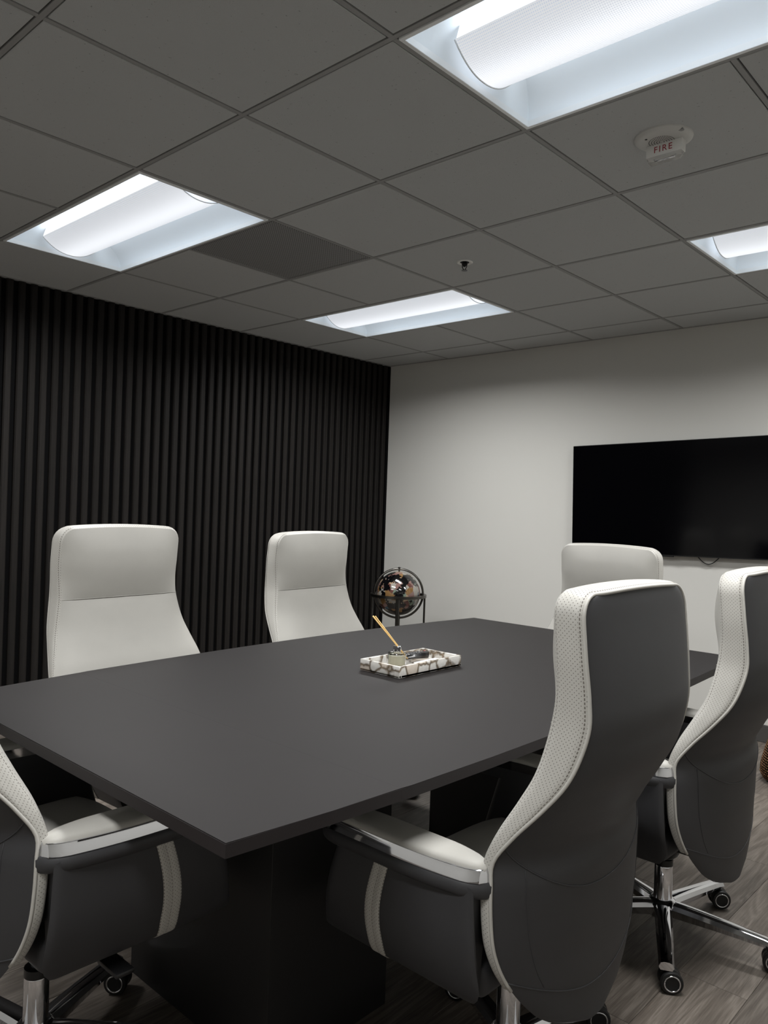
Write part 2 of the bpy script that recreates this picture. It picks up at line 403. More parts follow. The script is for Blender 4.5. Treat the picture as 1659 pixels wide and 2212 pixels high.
make_lamp(4, -1, 'large recessed white ceiling lamp cut off by the top right of the photo')
make_lamp(0, -4, 'added unseen ceiling lamp behind the viewer on the slat wall side')  # unseen lamp, added to light the chair sides that face the camera
make_lamp(4, -4, 'added unseen ceiling lamp directly above the viewer')  # also out of view, added to brighten the camera side of the room
make_lamp(4, 2, 'recessed white ceiling lamp at the right edge, above the television')

# return-air grille in the ceiling
vr = empty('ceiling_vent', (1.5*T, .5*T, H), label='dark perforated square air grille beside a ceiling lamp', cat='vent')
bm = bmesh.new(); g = T/2-.009
for (x0, x1, y0, y1) in ((-g, g, -g, -g+.012), (-g, g, g-.012, g), (-g, -g+.012, -g+.012, g-.012), (g-.012, g, -g+.012, g-.012)):
    box_bm(bm, x0, x1, y0, y1, -.002, .012, .001, 1)
mobj('frame', from_bm('frame', bm), 'vent_face', vr)
mobj('perforated_panel', box_me('perforated_panel', -g+.012, g-.012, -g+.012, g-.012, .001, .004), 'vent_face', vr)

# fire alarm
fa = empty('fire_alarm', (4.5*T, .5*T-.005, H), label='round white fire alarm with speaker holes and red lettering on the ceiling', cat='fire alarm')
mobj('mounting_plate', lathe_me('mounting_plate', [(.0, -.012), (.068, -.012), (.078, -.010), (.086, -.004), (.087, 0.0)], 48, close=False), 'alarm_plate_shaded', fa)
bm = bmesh.new()
for ring in range(1, 6):
    rr = .0075*ring; n = int(2*math.pi*rr/.0052)
    for i in range(n):
        an = 2*math.pi*i/n; lathe_bm(bm, [(.0014, -.0128), (.0014, -.0105)], 6, (rr*math.cos(an)-.004, -.002+rr*math.sin(an), 0))
mobj('speaker_holes', from_bm('speaker_holes', bm), 'alarm_hole', fa, kind='stuff')
mobj('strobe_housing', box_me('strobe_housing', -.057, .057, .004, .034, -.048, -.011, .002, 2), 'alarm_white', fa)
mobj('screw_cap', lathe_me('screw_cap', [(.004, -.0125), (.004, -.010)], 12), 'alarm_hole', fa, loc=(-.035, -.045, 0))
mobj('latch_clip', box_me('latch_clip', .060, .076, -.040, -.028, -.011, -.005, .001, 1), 'grid_paint', fa)
bm = bmesh.new(); P = []
for x, sc in ((-.054, .55), (-.044, 1.0), (.044, 1.0), (.054, .55)):
    P.append([(x, .006+.026*i/8, -.047-.024*sc*math.sin(math.pi*i/8)**.6) for i in range(9)])
V = grid_bm(bm, P)
bm.faces.new(V[0]); bm.faces.new(V[-1])
bm.faces.new([row[0] for row in V]+[row[-1] for row in V][::-1])
mobj('strobe_lens', from_bm('strobe_lens', bm, angle=40), 'clear_glass', fa)
mobj('strobe_tube', tube_me('strobe_tube', [(-.034, .018, -.052), (-.03, .018, -.058), (.03, .018, -.058), (.034, .018, -.052)], .0025, 8), 'chrome', fa)
def letters(text, size, m, parent, loc, rot, extrude=.0004, name='lettering'):
    cu = bpy.data.curves.new(name, 'FONT'); cu.body = text; cu.size = size; cu.align_x = 'CENTER'; cu.align_y = 'CENTER'; cu.extrude = extrude; cu.space_character = 1.25
    tmp = bpy.data.objects.new('tmp', cu); COL.objects.link(tmp); dg = bpy.context.evaluated_depsgraph_get(); dg.update()
    me = bpy.data.meshes.new_from_object(tmp.evaluated_get(dg)); bpy.data.objects.remove(tmp); me.materials.clear()
    return mobj(name, me, m, parent, loc=loc, rot=rot)
letters('FIRE', .027, 'fire_red', fa, (-.002, .0036, -.030), (R(90), 0, 0))

# sprinkler
sp = empty('fire_sprinkler', (2.5*T, 1.5*T, H), label='small black pendent sprinkler head in a white ceiling ring', cat='sprinkler')
mobj('escutcheon', lathe_me('escutcheon', [(.022, .004), (.022, -.001), (.034, -.004), (.039, -.001), (.039, 0)], 32, close=False), 'alarm_white', sp)
mobj('recess_cup', lathe_me('recess_cup', [(.022, -.0008), (.014, -.0006)], 24), 'alarm_hole', sp)
bm = bmesh.new(); lathe_bm(bm, [(.013, 0), (.014, -.012), (.009, -.016), (.004, -.022)], 16)
for s in (-1, 1): tube_bm(bm, [(s*.012, 0, -.01), (s*.013, 0, -.022), (s*.004, 0, -.036)], .0022, 6)
mobj('sprinkler_body', from_bm('sprinkler_body', bm, angle=40), 'sprinkler_black', sp)
mobj('deflector', lathe_me('deflector', [(.002, -.034), (.014, -.038), (.0145, -.040), (.003, -.041)], 16), 'sprinkler_black', sp)

# ------------------------------------------------------------------ conference table
TH = .75; TT = .024
tb = empty('conference_table', (2.17, -.12, 0), label='long dark charcoal boat-shaped conference table on box pedestals', cat='table')
RS = [(-1.308, 2.801), (-1.1, 2.818), (-.9, 2.829), (-.65, 2.834), (-.4, 2.834), (-.1, 2.832), (.2, 2.825), (.5, 2.812), (.8, 2.795), (1.06, 2.775)]
LS = [(-1.308, 1.608), (-1.1, 1.577), (-.9, 1.548), (-.65, 1.525), (-.4, 1.508), (-.1, 1.495), (.2, 1.489), (.5, 1.497), (.8, 1.518), (1.06, 1.545)]
SEAM = -.93
def slab(y0, y1):
    ys = [y0]+[q for q, _ in RS if y0+.01 < q < y1-.01]+[y1]
    rx = np.interp(ys, [q for q, _ in RS], [q for _, q in RS]); lx = np.interp(ys, [q for q, _ in LS], [q for _, q in LS])
    loop = [(x, q) for x, q in zip(rx, ys)]+[(x, q) for x, q in zip(lx[::-1], ys[::-1])]
    bm = bmesh.new()
    top = [bm.verts.new((x-2.17, q+.12, TH)) for x, q in loop]; bot = [bm.verts.new((x-2.17, q+.12, TH-TT)) for x, q in loop]
    ft = bm.faces.new(top); bm.faces.new(bot[::-1]); n = len(loop)
    for i in range(n):
        fc = bm.faces.new((top[i], bot[i], bot[(i+1) % n], top[(i+1) % n])); fc.material_index = 1
    bmesh.ops.bevel(bm, geom=[e for e in ft.edges if not all(abs(v.co.y-.12-SEAM) < .001 for v in e.verts)], offset=.0014, segments=2, affect='EDGES')
    return from_bm('table_top', bm)
SEAM = -.93
for y0, y1 in ((-1.308, SEAM-.00012), (SEAM+.00012, 1.06)):
    mobj('table_top', slab(y0, y1), ['table_laminate', 'table_edge'], tb)
for (y0, y1) in ((-.925, -.535), (.34, .73)):
    mobj('pedestal', box_me('pedestal', 1.885-2.17, 2.458-2.17, y0+.12, y1+.12, 0, TH-TT, .0008, 1), 'pedestal_laminate', tb)

# ------------------------------------------------------------------ executive chair
TAB = np.array([ # z, half width, u of front edge, u of rear edge
 (.242, .045, .198, .203), (.260, .108, .190, .197), (.290, .168, .175, .186), (.335, .220, .158, .174), (.390, .263, .140, .160),
 (.450, .290, .128, .150), (.520, .300, .122, .145), (.575, .300, .120, .143), (.620, .294, .121, .141), (.670, .282, .138, .172), (.730, .262, .168, .221),
 (.780, .247, .191, .257), (.845, .232, .207, .282), (.890, .225, .214, .290), (.940, .225, .220, .288), (1.01, .229, .219, .281), (1.075, .229, .213, .274), (1.13, .229, .207, .268)])
def smooth_interp(x, xp, fp):
    # monotone-ish cubic through the table
    xp = np.asarray(xp); fp = np.asarray(fp); m = np.gradient(fp, xp)
    i = np.clip(np.searchsorted(xp, x)-1, 0, len(xp)-2); h = xp[i+1]-xp[i]; t = (x-xp[i])/h
    return (2*t**3-3*t**2+1)*fp[i]+(t**3-2*t**2+t)*h*m[i]+(-2*t**3+3*t**2)*fp[i+1]+(t**3-t**2)*h*m[i+1]
CR = .048; ZC = 1.076
def station(z):
    return (float(smooth_interp(z, TAB[:, 0], TAB[:, 1])), float(smooth_interp(z, TAB[:, 0], TAB[:, 2])), float(smooth_interp(z, TAB[:, 0], TAB[:, 3])))
def back_stations():
    zs = list(np.linspace(.242, .40, 13))+list(np.linspace(.412, ZC, 58)); st = []
    for z in zs:
        wv, uf, ur = station(z); st.append((z, wv, uf, ur))
    for i in range(1, 8):
        ph = i/7*math.pi/2; z = ZC+CR*math.sin(ph); _, uf, ur = station(z)
        wv = .229-CR+CR*math.cos(ph); st.append((z, wv, uf, ur))
    return st
ST = back_stations()
def rear_bulge(z): return float(np.interp(z, [.25, .30, .36, .45, .57, .65, .75, .85, 1.0, 1.1, 1.13], [.006, .026, .045, .066, .078, .072, .046, .026, .02, .012, .006]))
def rear_u(z, ur, s): return ur+rear_bulge(z)*(1-abs(s)**2.3)+.006*(1-abs(s)**12)
def front_bulge(z):
    zs = .885
    if z >= zs:
        q = min(1, max(0, (z-zs)/(1.124-zs))); return -.003+.049*(max(0, math.sin(math.pi*min(1, q*.94+.03)))**.9)
    q = min(1, (zs-z)/.14); return -.003+.026*math.sin(q*math.pi/2)**.7
def front_bulge2(z, nm): return front_bulge(max(z, .88501)) if nm == 'headrest' else front_bulge(min(z, .88499))
def front_u(z, uf, s): return uf-front_bulge(z)*(1-abs(s)**5)
# chair local axes: +y forward, +x right, u = -y rearward
def chair_meshes():
    D = {}
    NC = 29; sv = [-1+2*j/(NC-1) for j in range(NC)]
    sv = [math.copysign(1-(1-abs(s))**1.35, s) for s in sv]
    def crown(z, s): return .006*(1-s*s) if z > ZC+CR-.0005 else .006*(1-s*s)*max(0, (z-ZC)/CR)
    # front cushion
    for nm, lo_, hi_ in (('back_cushion', .44, .885), ('headrest', .885, 9)):
        zl = [q for q in ST if lo_-.0005 < q[0] < hi_+.0005]
        ext = [(zz,)+station(zz) for zz in ((.885, .882, .877) if nm == 'back_cushion' else (.885, .888, .893))]
        rows = sorted(zl+ext)
        bm = bmesh.new(); grid_bm(bm, [[(s*wv, -(uf-front_bulge2(z, nm)*(1-abs(s)**5)), z+crown(z, s)) for s in sv] for (z, wv, uf, ur) in rows])
        D[nm] = from_bm(nm, bm, smooth=True)
    # rear shell
    bm = bmesh.new(); grid_bm(bm, [[(s*wv, -rear_u(z, ur, s), z+crown(z, s)) for s in sv] for (z, wv, uf, ur) in ST])
    D['back_shell'] = from_bm('back_shell', bm, smooth=True)
    # perforated band: outline left bottom -> over the top -> right bottom
    low = [q for q in ST if q[0] >= .37]
    ol = [(-1, q) for q in low]+[(s, low[-1]) for s in sv[1:-1]]+[(1, q) for q in low[::-1]]
    NB = 9; P = []; UVu = []; acc = 0; prev = None; Wd = []
    for k_, (s, (z, wv, uf, ur)) in enumerate(ol):
        a = Vector((s*wv, -uf if abs(s) == 1 else -front_u(z, uf, s)*1.0, z+crown(z, s)))
        b = Vector((s*wv, -rear_u(z, ur, s), z+crown(z, s)))
        # outward direction
        if z >= ZC and True:
            ph = min(1, (z-ZC)/CR); out = Vector((math.copysign(1, s)*math.sqrt(max(0, 1-ph*ph)), 0, ph)) if abs(s) == 1 else Vector((0, 0, 1))
        else: out = Vector((s, 0, 0))
        wd = (b-a).length; bul = min(.009, wd*.16)
        row = []
        for j in range(NB):
            t = j/(NB-1); p = a.lerp(b, t)+out*bul*(1-(2*t-1)**4)**.8
            row.append(tuple(p))
        mid = a.lerp(b, .5)
        if prev is not None: acc += (mid-prev).length
        prev = mid; UVu.append(acc); Wd.append(wd); P.append(row)
    bm = bmesh.new()
    grid_bm(bm, P, uv=[('UVMap', lambda i, j: (UVu[i], Wd[i]*(j/(NB-1)-.5))), ('frac', lambda i, j: (UVu[i], j/(NB-1)))])
    D['perforated_band'] = from_bm('perforated_band', bm, smooth=True)
    # piping along the rear edge of the band
    pts = [(s*(wv+.001), -rear_u(z, ur, s)-.0005, z+crown(z, s)+(.001 if z > ZC else 0)) for s, (z, wv, uf, ur) in ol]
    D['piping'] = tube_me('piping', pts, .0036, 7)
    # seam lines across the shell
    def seam(z_edge, z_mid, s0=-1, s1=1, n=41, off=.0004):
        o = []
        for i in range(n):
            s = s0+(s1-s0)*i/(n-1); z = z_mid+(z_edge-z_mid)*abs(s)**2.2; wv, uf, ur = station(z); o.append((s*wv, -rear_u(z, ur, s)-off, z))
        return o
    bm = bmesh.new(); tube_bm(bm, seam(.652, .530), .0017, 6); tube_bm(bm, seam(.392, .318), .0015, 6)
    for sg in (-1, 1):
        o = []
        for i in range(16):
            z = .60-.235*i/15; wv, uf, ur = station(z); s = sg*(.80-.05*i/15); o.append((s*wv, -rear_u(z, ur, s)-.0001, z))
        tube_bm(bm, o, .0009, 5)
    D['shell_seam'] = from_bm('shell_seam', bm, smooth=True)
    # headrest seam
    wv, uf, ur = station(.885)
    D['headrest_seam'] = tube_me('headrest_seam', [(s*wv, -front_u(.885, uf, s)+.0002, .885) for s in sv], .0012, 6)
    # armrest side panel
    def section(q, off=0.0):
        # closed loop (v,z) with u by height, right side
        zt, zb = .578, .338
        sh = 1.0
        if q < .06: sh = math.sqrt(max(0, 1-(1-q/.06)**2))
        if q > .95: sh = math.sqrt(max(0, 1-((q-.95)/.05)**2))*.5+.5
        loop = []
        def vo(z): return .334-.045*max(0, (.50-z)/.165)**2.2
        zm = .46
        outer = [zt-(zt-zb)*i/14 for i in range(15)]
        pts = [(.268, zt)]+[(vo(z), z) for z in outer]+[(.268, zb-.004)]
        # round the outer bottom
        pts = [(v, z) for v, z in pts]
        pts.insert(-1, (.285, zb-.004))
        for v, z in pts:
            vv = .30+(v-.30)*(.55+.45*sh)+(off if v > .28 else 0); zz = zm+(z-zm)*(.93+.07*sh)
            tt = (zt-zz)/(zt-zb); uf_ = -.222-.075*min(1, max(0, tt))**.75; ur_ = .122+.012*tt-.035*max(0, (tt-.78)/.24)**2
            loop.append((vv, -(uf_+(ur_-uf_)*q), zz))
        return loop
    qs = [0, .008, .02, .04, .06]+list(np.linspace(.09, .93, 25))+[.95, .97, .985, 1.0]
    bm = bmesh.new(); V = grid_bm(bm, [section(q) for q in qs], closed=True); bm.faces.new(V[0]); bm.faces.new(V[-1])
    D['side_panel'] = from_bm('side_panel', bm, angle=50)
    # cream stripe on the side panel
    def stripe_pt(z, t):
        return 0
    P = []; NS = 7
    for j in range(NS):
        q = .335+.105*j/(NS-1); full = section(q, .0012+.0022*(1-abs(2*((j/(NS-1)*2) % 1)-1)**3 if j not in (0, NS-1) else 0))
        P.append(full[1:17])
    P = [list(c) for c in zip(*P)]
    # bow the stripe forward at mid height
    for i, row in enumerate(P):
        t = i/(len(P)-1); row[:] = [(v, yy+.012*math.sin(math.pi*t)*.8-.012*max(0, t-.85)/.15, z) for v, yy, z in row]
    bm = bmesh.new(); grid_bm(bm, P, uv=[('UVMap', lambda i, j: (P[i][0][2], .047*j/(NS-1))), ('frac', lambda i, j: (P[i][0][2], j/(NS-1)))])
    D['stripe'] = from_bm('stripe', bm, smooth=True)
    # arm rail, chrome trim, pad: loft along u
    us = list(np.linspace(-.285, .146, 27))
    def vo_(uu):
        t = (uu+.285)/.439; return .3495-.020*abs(2*t-.85)**2.4-.012*max(0, (t-.88)/.12)**2
    def vi_(uu):
        t = (uu+.285)/.439; return .262+.022*max(0, (t-.75)/.25)**1.6
    def zoff(uu):
        t = (uu+.285)/.439; return -.008*max(0, (.35-t)/.35)**1.5
    def loft(fn, name, ang=45):
        bm = bmesh.new(); P = []
        for i, uu in enumerate(us):
            P.append([(v, -uu2, z) for v, uu2, z in fn(uu, i)])
        V = grid_bm(bm, P, closed=True); bm.faces.new(V[0]); bm.faces.new(V[-1]); return from_bm(name, bm, angle=ang)
    def rail(uu, i):
        a, b, z = vi_(uu), vo_(uu)+.004, zoff(uu); e = .006
        e2 = min(i, len(us)-1-i)
        if e2 < 3: b -= (.016, .007, .002)[e2]; a += (.008, .003, 0)[e2]
        return [(a, uu, z+.586), (b-e, uu, z+.586), (b, uu, z+.580), (b+.0012, uu, z+.571), (b-.001, uu, z+.560), (b-e*1.4, uu, z+.554), (a, uu, z+.558)]
    def trim(uu, i):
        a, b, z = vi_(uu)+.001, vo_(uu), zoff(uu); c = uu
        e2 = len(us)-1-i
        if e2 < 3: b -= (.016, .006, .0015)[e2]
        if e2 == 0: c = uu-.006
        return [(a, c, z+.609), (b-.006, c-(.004 if i == len(us)-1 else 0), z+.609), (b-.0035, c-(.004 if i == len(us)-1 else 0), z+.608), (b+.0005, c-(.002 if i == len(us)-1 else 0), z+.597), (b+.002, c, z+.586), (b+.001, c, z+.5845), (a, c, z+.5845)]
    def pad(uu, i):
        n = len(us); t = i/(n-1)
        a, b, z = vi_(uu)+.003, vo_(uu)-.0045, zoff(uu); uu2 = uu*.955-.006
        k1 = 1.0
        if i == 0 or i == n-1: k1 = .35; m_ = (a+b)/2; a = m_+(a-m_)*.82; b = m_+(b-m_)*.82
        if i == 1 or i == n-2: k1 = .85
        h = .0155*k1
        return [(a, uu2, z+.606), (a, uu2, z+.606+h*.55), (a+.006, uu2, z+.606+h*.92), ((a+b)/2, uu2, z+.606+h), (b-.008, uu2, z+.606+h*.9), (b-.001, uu2, z+.606+h*.5), (b, uu2, z+.606)]
    D['arm_rail'] = loft(rail, 'arm_rail'); D['chrome_trim'] = loft(trim, 'chrome_trim', 25); D['arm_pad'] = loft(pad, 'arm_pad', 60)
    # mirrored copies for the left arm
    for kx in ('side_panel', 'stripe', 'arm_rail', 'chrome_trim', 'arm_pad'):
        me = D[kx].copy(); me.transform(Matrix.Scale(-1, 4, (1, 0, 0))); me.flip_normals(); D[kx+'_l'] = me
    # seat
    P = []
    for i in range(13):
        t = i/12; yy = .283-.44*t; row = []
        edge = math.sin(math.pi*min(.5, t*2.4+.02)) if t < .21 else 1
        for j in range(15):
            s = -1+2*j/14; row.append((s*.266, yy+(.008*(1-s*s) if i == 0 else 0), .400+.052*edge+.012*(1-s**6)*edge-.012*max(0, (t-.3))))
        P.append(row)
    bm = bmesh.new(); V = grid_bm(bm, P); D['seat'] = None
    # skirt down
    B = [bm.verts.new((v.co.x, v.co.y, .37)) for v in V[0]]
    for j in range(14): bm.faces.new((V[0][j], V[0][j+1], B[j+1], B[j]))
    D['seat'] = from_bm('seat', bm, smooth=True)
    D['seat_base'] = box_me('seat_base', -.272, .272, -.115, .272, .332, .405, .022, 3)
    bm = bmesh.new(); box_bm(bm, -.10, .10, -.13, .14, .300, .334, .008, 2); lathe_bm(bm, [(.028, .236), (.040, .246), (.052, .272), (.055, .302)], 20)
    D['tilt_mechanism'] = from_bm('tilt_mechanism', bm, angle=35)
    bm = bmesh.new(); tube_bm(bm, [(.08, .03, .314), (.20, .03, .310), (.245, .035, .306)], .006, 8); box_bm(bm, .235, .315, .015, .055, .298, .309, .004, 2)
    D['height_lever'] = from_bm('height_lever', bm, angle=40)
    D['back_bracket'] = box_me('back_bracket', -.04, .04, -.20, -.10, .315, .345, .004, 1)
    D['side_bracket'] = box_me('side_bracket', -.005, .005, -.022, .022, -.022, .022, .002, 1)
    D['gas_piston'] = lathe_me('gas_piston', [(.014, .16), (.014, .275)], 16)
    D['column_cover'] = lathe_me('column_cover', [(.027, .085), (.0265, .21), (.0255, .213), (.018, .213)], 28)
    D['column_collar'] = lathe_me('column_collar', [(.0268, .213), (.0268, .232), (.0225, .234)], 28)
    # five-star base
    bm = bmesh.new(); lathe_bm(bm, [(.028, .052), (.042, .062), (.044, .098), (.034, .110), (.030, .112)], 30); D['base_hub'] = from_bm('base_hub', bm, angle=35)
    P = []
    for i in range(11):
        t = i/10; x = .030+.285*t; wd = .026-.006*t; zt = .106-.020*t**1.3; hh = .040-.018*t
        if i == 10: zt -= .003
        P.append([(x, -wd*.72, zt-.003), (x, -wd*.3, zt), (x, wd*.3, zt), (x, wd*.72, zt-.003), (x, wd, zt-.014), (x, wd*.75, zt-hh), (x, -wd*.75, zt-hh), (x, -wd, zt-.014)])
    bm = bmesh.new(); V = grid_bm(bm, P, closed=True); bm.faces.new(V[0]); bm.faces.new(V[-1]); D['base_leg'] = from_bm('base_leg', bm, angle=40)
    # caster: hood + stem (wheel axis along y)
    bm = bmesh.new(); lathe_bm(bm, [(.007, .045), (.007, .074)], 12); lathe_bm(bm, [(.011, .060), (.011, .068)], 14)
    P = []
    for i in range(13):
        an = R(-20+200*i/12); P.append([(.029*math.cos(an)+.012, yy, .030+.029*math.sin(an)) for yy in (-.007, .007)]+[(.020*math.cos(an)+.012, yy, .030+.020*math.sin(an)) for yy in (.007, -.007)])
    V = grid_bm(bm, P, closed=True); bm.faces.new(V[0]); bm.faces.new(V[-1])
    D['caster'] = from_bm('caster', bm, angle=40)
    bm = bmesh.new(); n = 28; prof = [(.006, 0), (.026, 0), (.029, .002), (.030, .006), (.030, .012), (.028, .0155), (.0225, .0165), (.0215, .0145), (.004, .0145)]
    lathe_bm(bm, prof, n); me = from_bm('wheel', bm, angle=30); me.transform(Matrix.Rotation(R(-90), 4, 'X')); D['wheel'] = me
    bm = bmesh.new(); lathe_bm(bm, [(.0185, .0148), (.0188, .0172), (.0215, .0176), (.0222, .0165), (.0218, .0148)], n, close_ends=False); me = from_bm('wheel_ring', bm, smooth=True); me.transform(Matrix.Rotation(R(-90), 4, 'X')); D['wheel_ring'] = me
    return D
CM = chair_meshes()
CMAT = dict(headrest='cream_leather', back_cushion='cream_leather', back_shell='grey_leather', perforated_band='perforated_leather', piping='cream_leather', shell_seam='grey_leather', headrest_seam='cream_leather',
            side_panel='grey_leather', stripe='perforated_stripe', arm_rail='grey_leather', chrome_trim='chrome', arm_pad='cream_leather', seat='cream_leather', seat_base='grey_leather',
            tilt_mechanism='black_plastic', height_lever='black_plastic', back_bracket='black_plastic', side_bracket='black_plastic', gas_piston='polished_aluminium', column_cover='chrome', column_collar='black_plastic',
            base_hub='chrome', base_leg='chrome', caster='black_plastic', wheel='black_rubber', wheel_ring='chrome')
for kx, me in CM.items(): me.materials.append(MATS[CMAT[kx[:-2] if kx.endswith('_l') else kx]])
FIXED = ('gas_piston', 'column_cover', 'column_collar', 'base_hub', 'base_leg', 'caster')
CG = 'executive chairs around the conference table'
def chair(x, y, rz, lift, base_rot, swivels, label):
    root = empty('executive_chair', (x, y, 0), rz, label=label, cat='chair', group=CG)
    up = (0, 0, lift)
    cu = mobj('back_cushion', CM['back_cushion'], None, root, up); mobj('headrest_seam', CM['headrest_seam'], None, cu); mobj('headrest', CM['headrest'], None, root, up)
    sh = mobj('back_shell', CM['back_shell'], None, root, up); mobj('seam', CM['shell_seam'], None, sh)
    bd = mobj('perforated_band', CM['perforated_band'], None, root, up); mobj('piping', CM['piping'], None, bd)
    for sfx in ('', '_l'):
        a = mobj('armrest', CM['side_panel'+sfx], None, root, up)
        for q in ('stripe', 'arm_rail', 'chrome_trim', 'arm_pad'): mobj(q, CM[q+sfx], None, a)
    for q in ('seat', 'seat_base', 'tilt_mechanism', 'height_lever', 'back_bracket'): mobj(q, CM[q], None, root, up)
    for q in (-1, 1): mobj('side_bracket', CM['side_bracket'], None, root, (q*.272, -.125, .47+lift))
    mobj('gas_piston', CM['gas_piston'], None, root, (0, 0, lift*.5)); mobj('column_cover', CM['column_cover'], None, root); mobj('column_collar', CM['column_collar'], None, root)
    mobj('base_hub', CM['base_hub'], None, root)
    for k_ in range(5):
        an = base_rot+2*math.pi*k_/5-rz
        mobj('base_leg', CM['base_leg'], None, root, (0, 0, 0), (0, 0, an))
        c = mobj('caster', CM['caster'], None, root, (.298*math.cos(an), .298*math.sin(an), 0), (0, 0, swivels[k_]-rz))
        for s in (1, -1):
            wobj = mobj('wheel', CM['wheel'], None, c, (.012, s*.008, .030), (0, 0, 0 if s > 0 else math.pi))
            mobj('wheel_ring', CM['wheel_ring'], None, c, (.012, s*.008, .030), (0, 0, 0 if s > 0 else math.pi))
    return root
SW1 = [R(q) for q in (20, 40, 15, 60, 35)]
chair(2.82, -.525, R(90), 0, R(7), SW1, 'grey-backed leather chair with cream sides in the right foreground, back to the viewer')
chair(2.82, .32, R(90), 0, R(7), SW1, 'grey-backed leather chair cut by the right edge, behind the foreground chair')
chair(2.068, -1.262, 0, .031, R(46), SW1, 'grey leather chair cut off at the lower left corner, armrest under the near table end')
chair(1.435, -.605, -1.515, .040, R(10), SW1, 'cream-fronted leather chair at left before the slat wall, nearest the left edge')
chair(1.36, .385, -1.49, .012, R(50), SW1, 'cream-fronted leather chair before the slat wall, beside the globe')
chair(2.126, 1.062, 3.165, 0, R(30), SW1, 'cream-fronted leather chair at the far table end under the television')

# ------------------------------------------------------------------ television
tv = empty('television', (1.765, 2.70, 1.385), label='large black flat-screen television on the white back wall', cat='television')
tv.rotation_euler = (0, R(-1.4), 0)
tw, th = 1.245, .712
mobj('body', box_me('body', -tw/2, tw/2, -.0, .028, -th/2, th/2, .002, 1), 'tv_body', tv)
mobj('screen', box_me('screen', -tw/2+.004, tw/2-.004, -.0015, .001, -th/2+.008, th/2-.004), 'tv_screen', tv)
mobj('wall_mount', box_me('wall_mount', -.25, .25, .028, .053, -.16, .16, .002, 1), 'black_plastic', tv)
mobj('sensor', box_me('sensor', .0, .07, -.002, .012, -th/2-.006, -th/2+.004, .001, 1), 'tv_body', tv)
pts = [(1.975+.14*i/16, 2.73, 1.045-.05*math.sin(math.pi*i/16)) for i in range(17)]
cb = mobj('power_cable', tube_me('power_cable', pts, .003, 8), 'cable_black', label='thin black cable looping below the television', cat='cable')

# ------------------------------------------------------------------ tray and what lies in it
tz = TH+.0005
tr = empty('stone_tray', (2.132, -.09, tz), label='rectangular white agate tray with brown veins on the table', cat='tray')
hx, hy, hh, wt = .083, .156, .037, .010
bm = bmesh.new(); box_bm(bm, -hx, hx, -hy, hy, .001, .010, .0015, 2)
mobj('tray_bottom', from_bm('tray_bottom', bm, angle=35), 'agate_stone', tr)
for (x0, x1, y0, y1) in ((-hx, hx, -hy, -hy+wt), (-hx, hx, hy-wt, hy), (-hx, -hx+wt, -hy+wt, hy-wt), (hx-wt, hx, -hy+wt, hy-wt)):
    mobj('tray_wall', box_me('tray_wall', x0, x1, y0, y1, .0015, hh, .0012, 2), 'agate_stone', tr)
iz = tz+.0102
df = empty('reed_diffuser', (2.150, -.185, iz), label='small glass scent bottle with chrome collar and wooden reeds in the tray', cat='diffuser')
mobj('bottle', lathe_me('bottle', [(.0, 0.0), (.027, 0.0), (.030, .003), (.030, .050), (.028, .054), (.012, .055), (.0105, .060), (.009, .060), (.009, .053), (.026, .051), (.0278, .048), (.0278, .004), (.0, .003)], 40, close=False), 'clear_glass', df)
mobj('liquid', lathe_me('liquid', [(.0, .0034), (.0275, .0045), (.0275, .046), (.0, .046)], 40, close=False), 'scent_liquid', df)
mobj('collar', lathe_me('collar', [(.0120, .0555), (.0130, .057), (.0130, .074), (.0115, .076), (.006, .076), (.006, .066)], 32, close=False), 'chrome', df)
dirv = Vector((-.075, -.068, .118)).normalized()
tip = None
for k_, (dx, dy) in enumerate(((0, 0), (.0045, .002), (.002, -.0035))):
    b0 = Vector((.012+dx*.3, .010+dy*.3, .008)); p0 = Vector((dx*.5, dy*.5, .075)); p1 = p0+dirv*.122+Vector((dx*.9, dy*.9, 0))
    b0 = p0-(p1-p0)*.42
    mobj('reed', tube_me('reed', [b0, p0, p1], .0017, 8), 'reed_wood', df)
rm = empty('remote_control', (2.100, -.070, iz+.006), R(-6), label='black television remote lying in the tray', cat='remote control')
bm = bmesh.new(); P = []
for i in range(15):
    t = i/14; y = -.085+.17*t; wd = .021*(1-abs(2*t-1)**6*.45); zt = .016+.009*t+.004*math.sin(math.pi*t); zb = .002+.012*math.sin(math.pi*t)*.5
    P.append([(-wd, y, (zt+zb)/2), (-wd*.8, y, zt-.002), (0, y, zt), (wd*.8, y, zt-.002), (wd, y, (zt+zb)/2), (wd*.7, y, zb), (-wd*.7, y, zb)])
V = grid_bm(bm, P, closed=True); bm.faces.new(V[0]); bm.faces.new(V[-1])
mobj('body', from_bm('body', bm, smooth=True, angle=50), 'remote_black', rm)
key = box_me('key', -.003, .003, -.002, .002, 0, .0016, .0005, 1)
for i in range(9):
    for j in range(3):
        t = .2+.6*i/8; me = key
        z = .016+.009*t+.004*math.sin(math.pi*t)-.0012
        o = bpy.data.objects.new('key', me); o.location = ((j-1)*.010, -.085+.17*t, z)
        if not me.materials: me.materials.append(MATS['remote_key'])
        link(o, rm)
pr = mobj('power_key', box_me('power_key', -.003, .003, -.002, .002, 0, .0016, .0005, 1), 'remote_red', rm, loc=(.007, .066, .0275))
bx = empty('white_box', (2.172, -.055, iz), R(3), label='slim white box with faint print lying beside the remote in the tray', cat='box')
mobj('box_body', box_me('box_body', -.016, .016, -.058, .058, 0, .016, .001, 1), 'white_card', bx)
bm = bmesh.new()
for i in range(7): box_bm(bm, -.008+.003*(i % 2), .008, -.045+.012*i, -.040+.012*i, .0159, .0163)
mobj('print', from_bm('print', bm), 'card_print', bx)
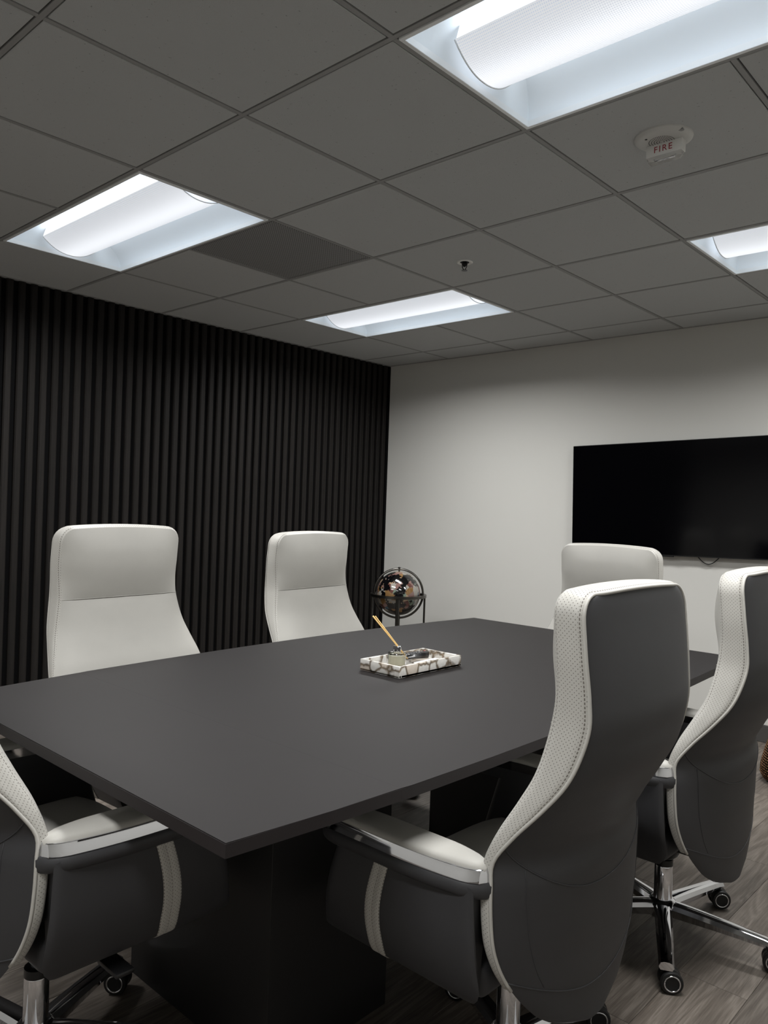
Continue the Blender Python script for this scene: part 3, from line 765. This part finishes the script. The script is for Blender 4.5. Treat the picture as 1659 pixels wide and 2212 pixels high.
mobj('paper_card', box_me('paper_card', -.02, .02, -.024, .024, 0, .004, .0003, 1), 'white_card', loc=(2.186, -.190, iz+.0005), rot=(0, 0, R(4)), label='small white card in the near corner of the tray', cat='card')
pn = empty('pen', (2.1935, -.115, iz+.006), R(0), label='short dark pen tip between card and white box', cat='pen')
mobj('barrel', tube_me('barrel', [(0, -.018, 0), (0, -.012, 0), (0, .05, 0)], [.0012, .0035, .0035], 10), 'remote_black', pn)

# ------------------------------------------------------------------ globe on its stand
gx, gy, gz = .145, 2.09, .655
gl = empty('floor_globe', (gx, gy, 0), label='gemstone globe on a black metal stand in the corner behind the table', cat='globe')
bm = bmesh.new(); bmesh.ops.create_uvsphere(bm, u_segments=48, v_segments=32, radius=.154); me = from_bm('ball', bm, smooth=True)
mobj('ball', me, 'gem_globe', gl, (0, 0, gz+.012), (R(10), R(20), R(60)))
vd = Vector((-.664, .748, 0)); rt = Vector((.748, .664, 0))
ring = [tuple(rt*.172*math.cos(2*math.pi*i/64)+Vector((0, 0, gz+.012+.172*math.sin(2*math.pi*i/64)))) for i in range(64)]
mobj('meridian_ring', tube_me('meridian_ring', ring, .0065, 8, True, 1.4), 'gunmetal', gl)
bm = bmesh.new(); n = 64
P = [[((.198 if j in (1, 2) else .176)*math.cos(2*math.pi*i/n), (.198 if j in (1, 2) else .176)*math.sin(2*math.pi*i/n), gz+(.009 if j in (0, 1) else -.009)) for j in range(4)] for i in range(n+1)]
grid_bm(bm, P, closed=True); bmesh.ops.remove_doubles(bm, verts=bm.verts[:], dist=1e-5)
mobj('horizon_ring', from_bm('horizon_ring', bm, angle=40), 'gunmetal', gl)
mobj('axis_pin', lathe_me('axis_pin', [(.006, .150), (.006, .172), (.009, .173), (.009, .184), (.004, .186)], 12), 'gunmetal', gl, (0, 0, gz+.012))
for k_ in range(4):
    an = math.atan2(-vd.y, -vd.x)+R(-1.5)+k_*math.pi/2
    mobj('leg', box_me('leg', .178, .192, -.0125, .0125, 0, gz-.009, .003, 1), 'gunmetal', gl, (0, 0, 0), (0, 0, an))
bm = bmesh.new(); box_bm(bm, -.18, .18, -.01, .01, .10, .125, .003, 1); box_bm(bm, -.01, .01, -.18, .18, .1005, .1245, .003, 1)
mobj('stretcher', from_bm('stretcher', bm), 'gunmetal', gl, rot=(0, 0, math.atan2(-vd.y, -vd.x)+R(-1.5)))

# ------------------------------------------------------------------ beaded vase at the right edge
bv = empty('beaded_vase', (2.705, 2.12, 0), label='dark bronze beaded vase on the floor at the right edge', cat='vase')
prof = [(.0, .0), (.09, .0), (.125, .012), (.140, .04), (.138, .08), (.122, .15), (.10, .23), (.078, .31), (.06, .38), (.055, .42), (.06, .44), (.05, .44), (.045, .42), (.0, .40)]
mobj('body', lathe_me('body', prof, 40, 60, close=False), 'bronze_dark', bv)
bm = bmesh.new(); rnd = random.Random(3)
pz = [p[1] for p in prof[2:11]]; prr = [p[0] for p in prof[2:11]]
zz = .018; row = 0
while zz < .42:
    rr = float(np.interp(zz, pz, prr)); n = int(2*math.pi*rr/.0125)
    for i in range(n):
        an = 2*math.pi*(i+.5*(row % 2))/n
        q = bmesh.ops.create_icosphere(bm, subdivisions=1, radius=.0052, matrix=Matrix.Translation((rr*math.cos(an), rr*math.sin(an), zz)))
    zz += .0112; row += 1
mobj('beading', from_bm('beading', bm, smooth=True), 'bronze_bead', bv, kind='stuff')
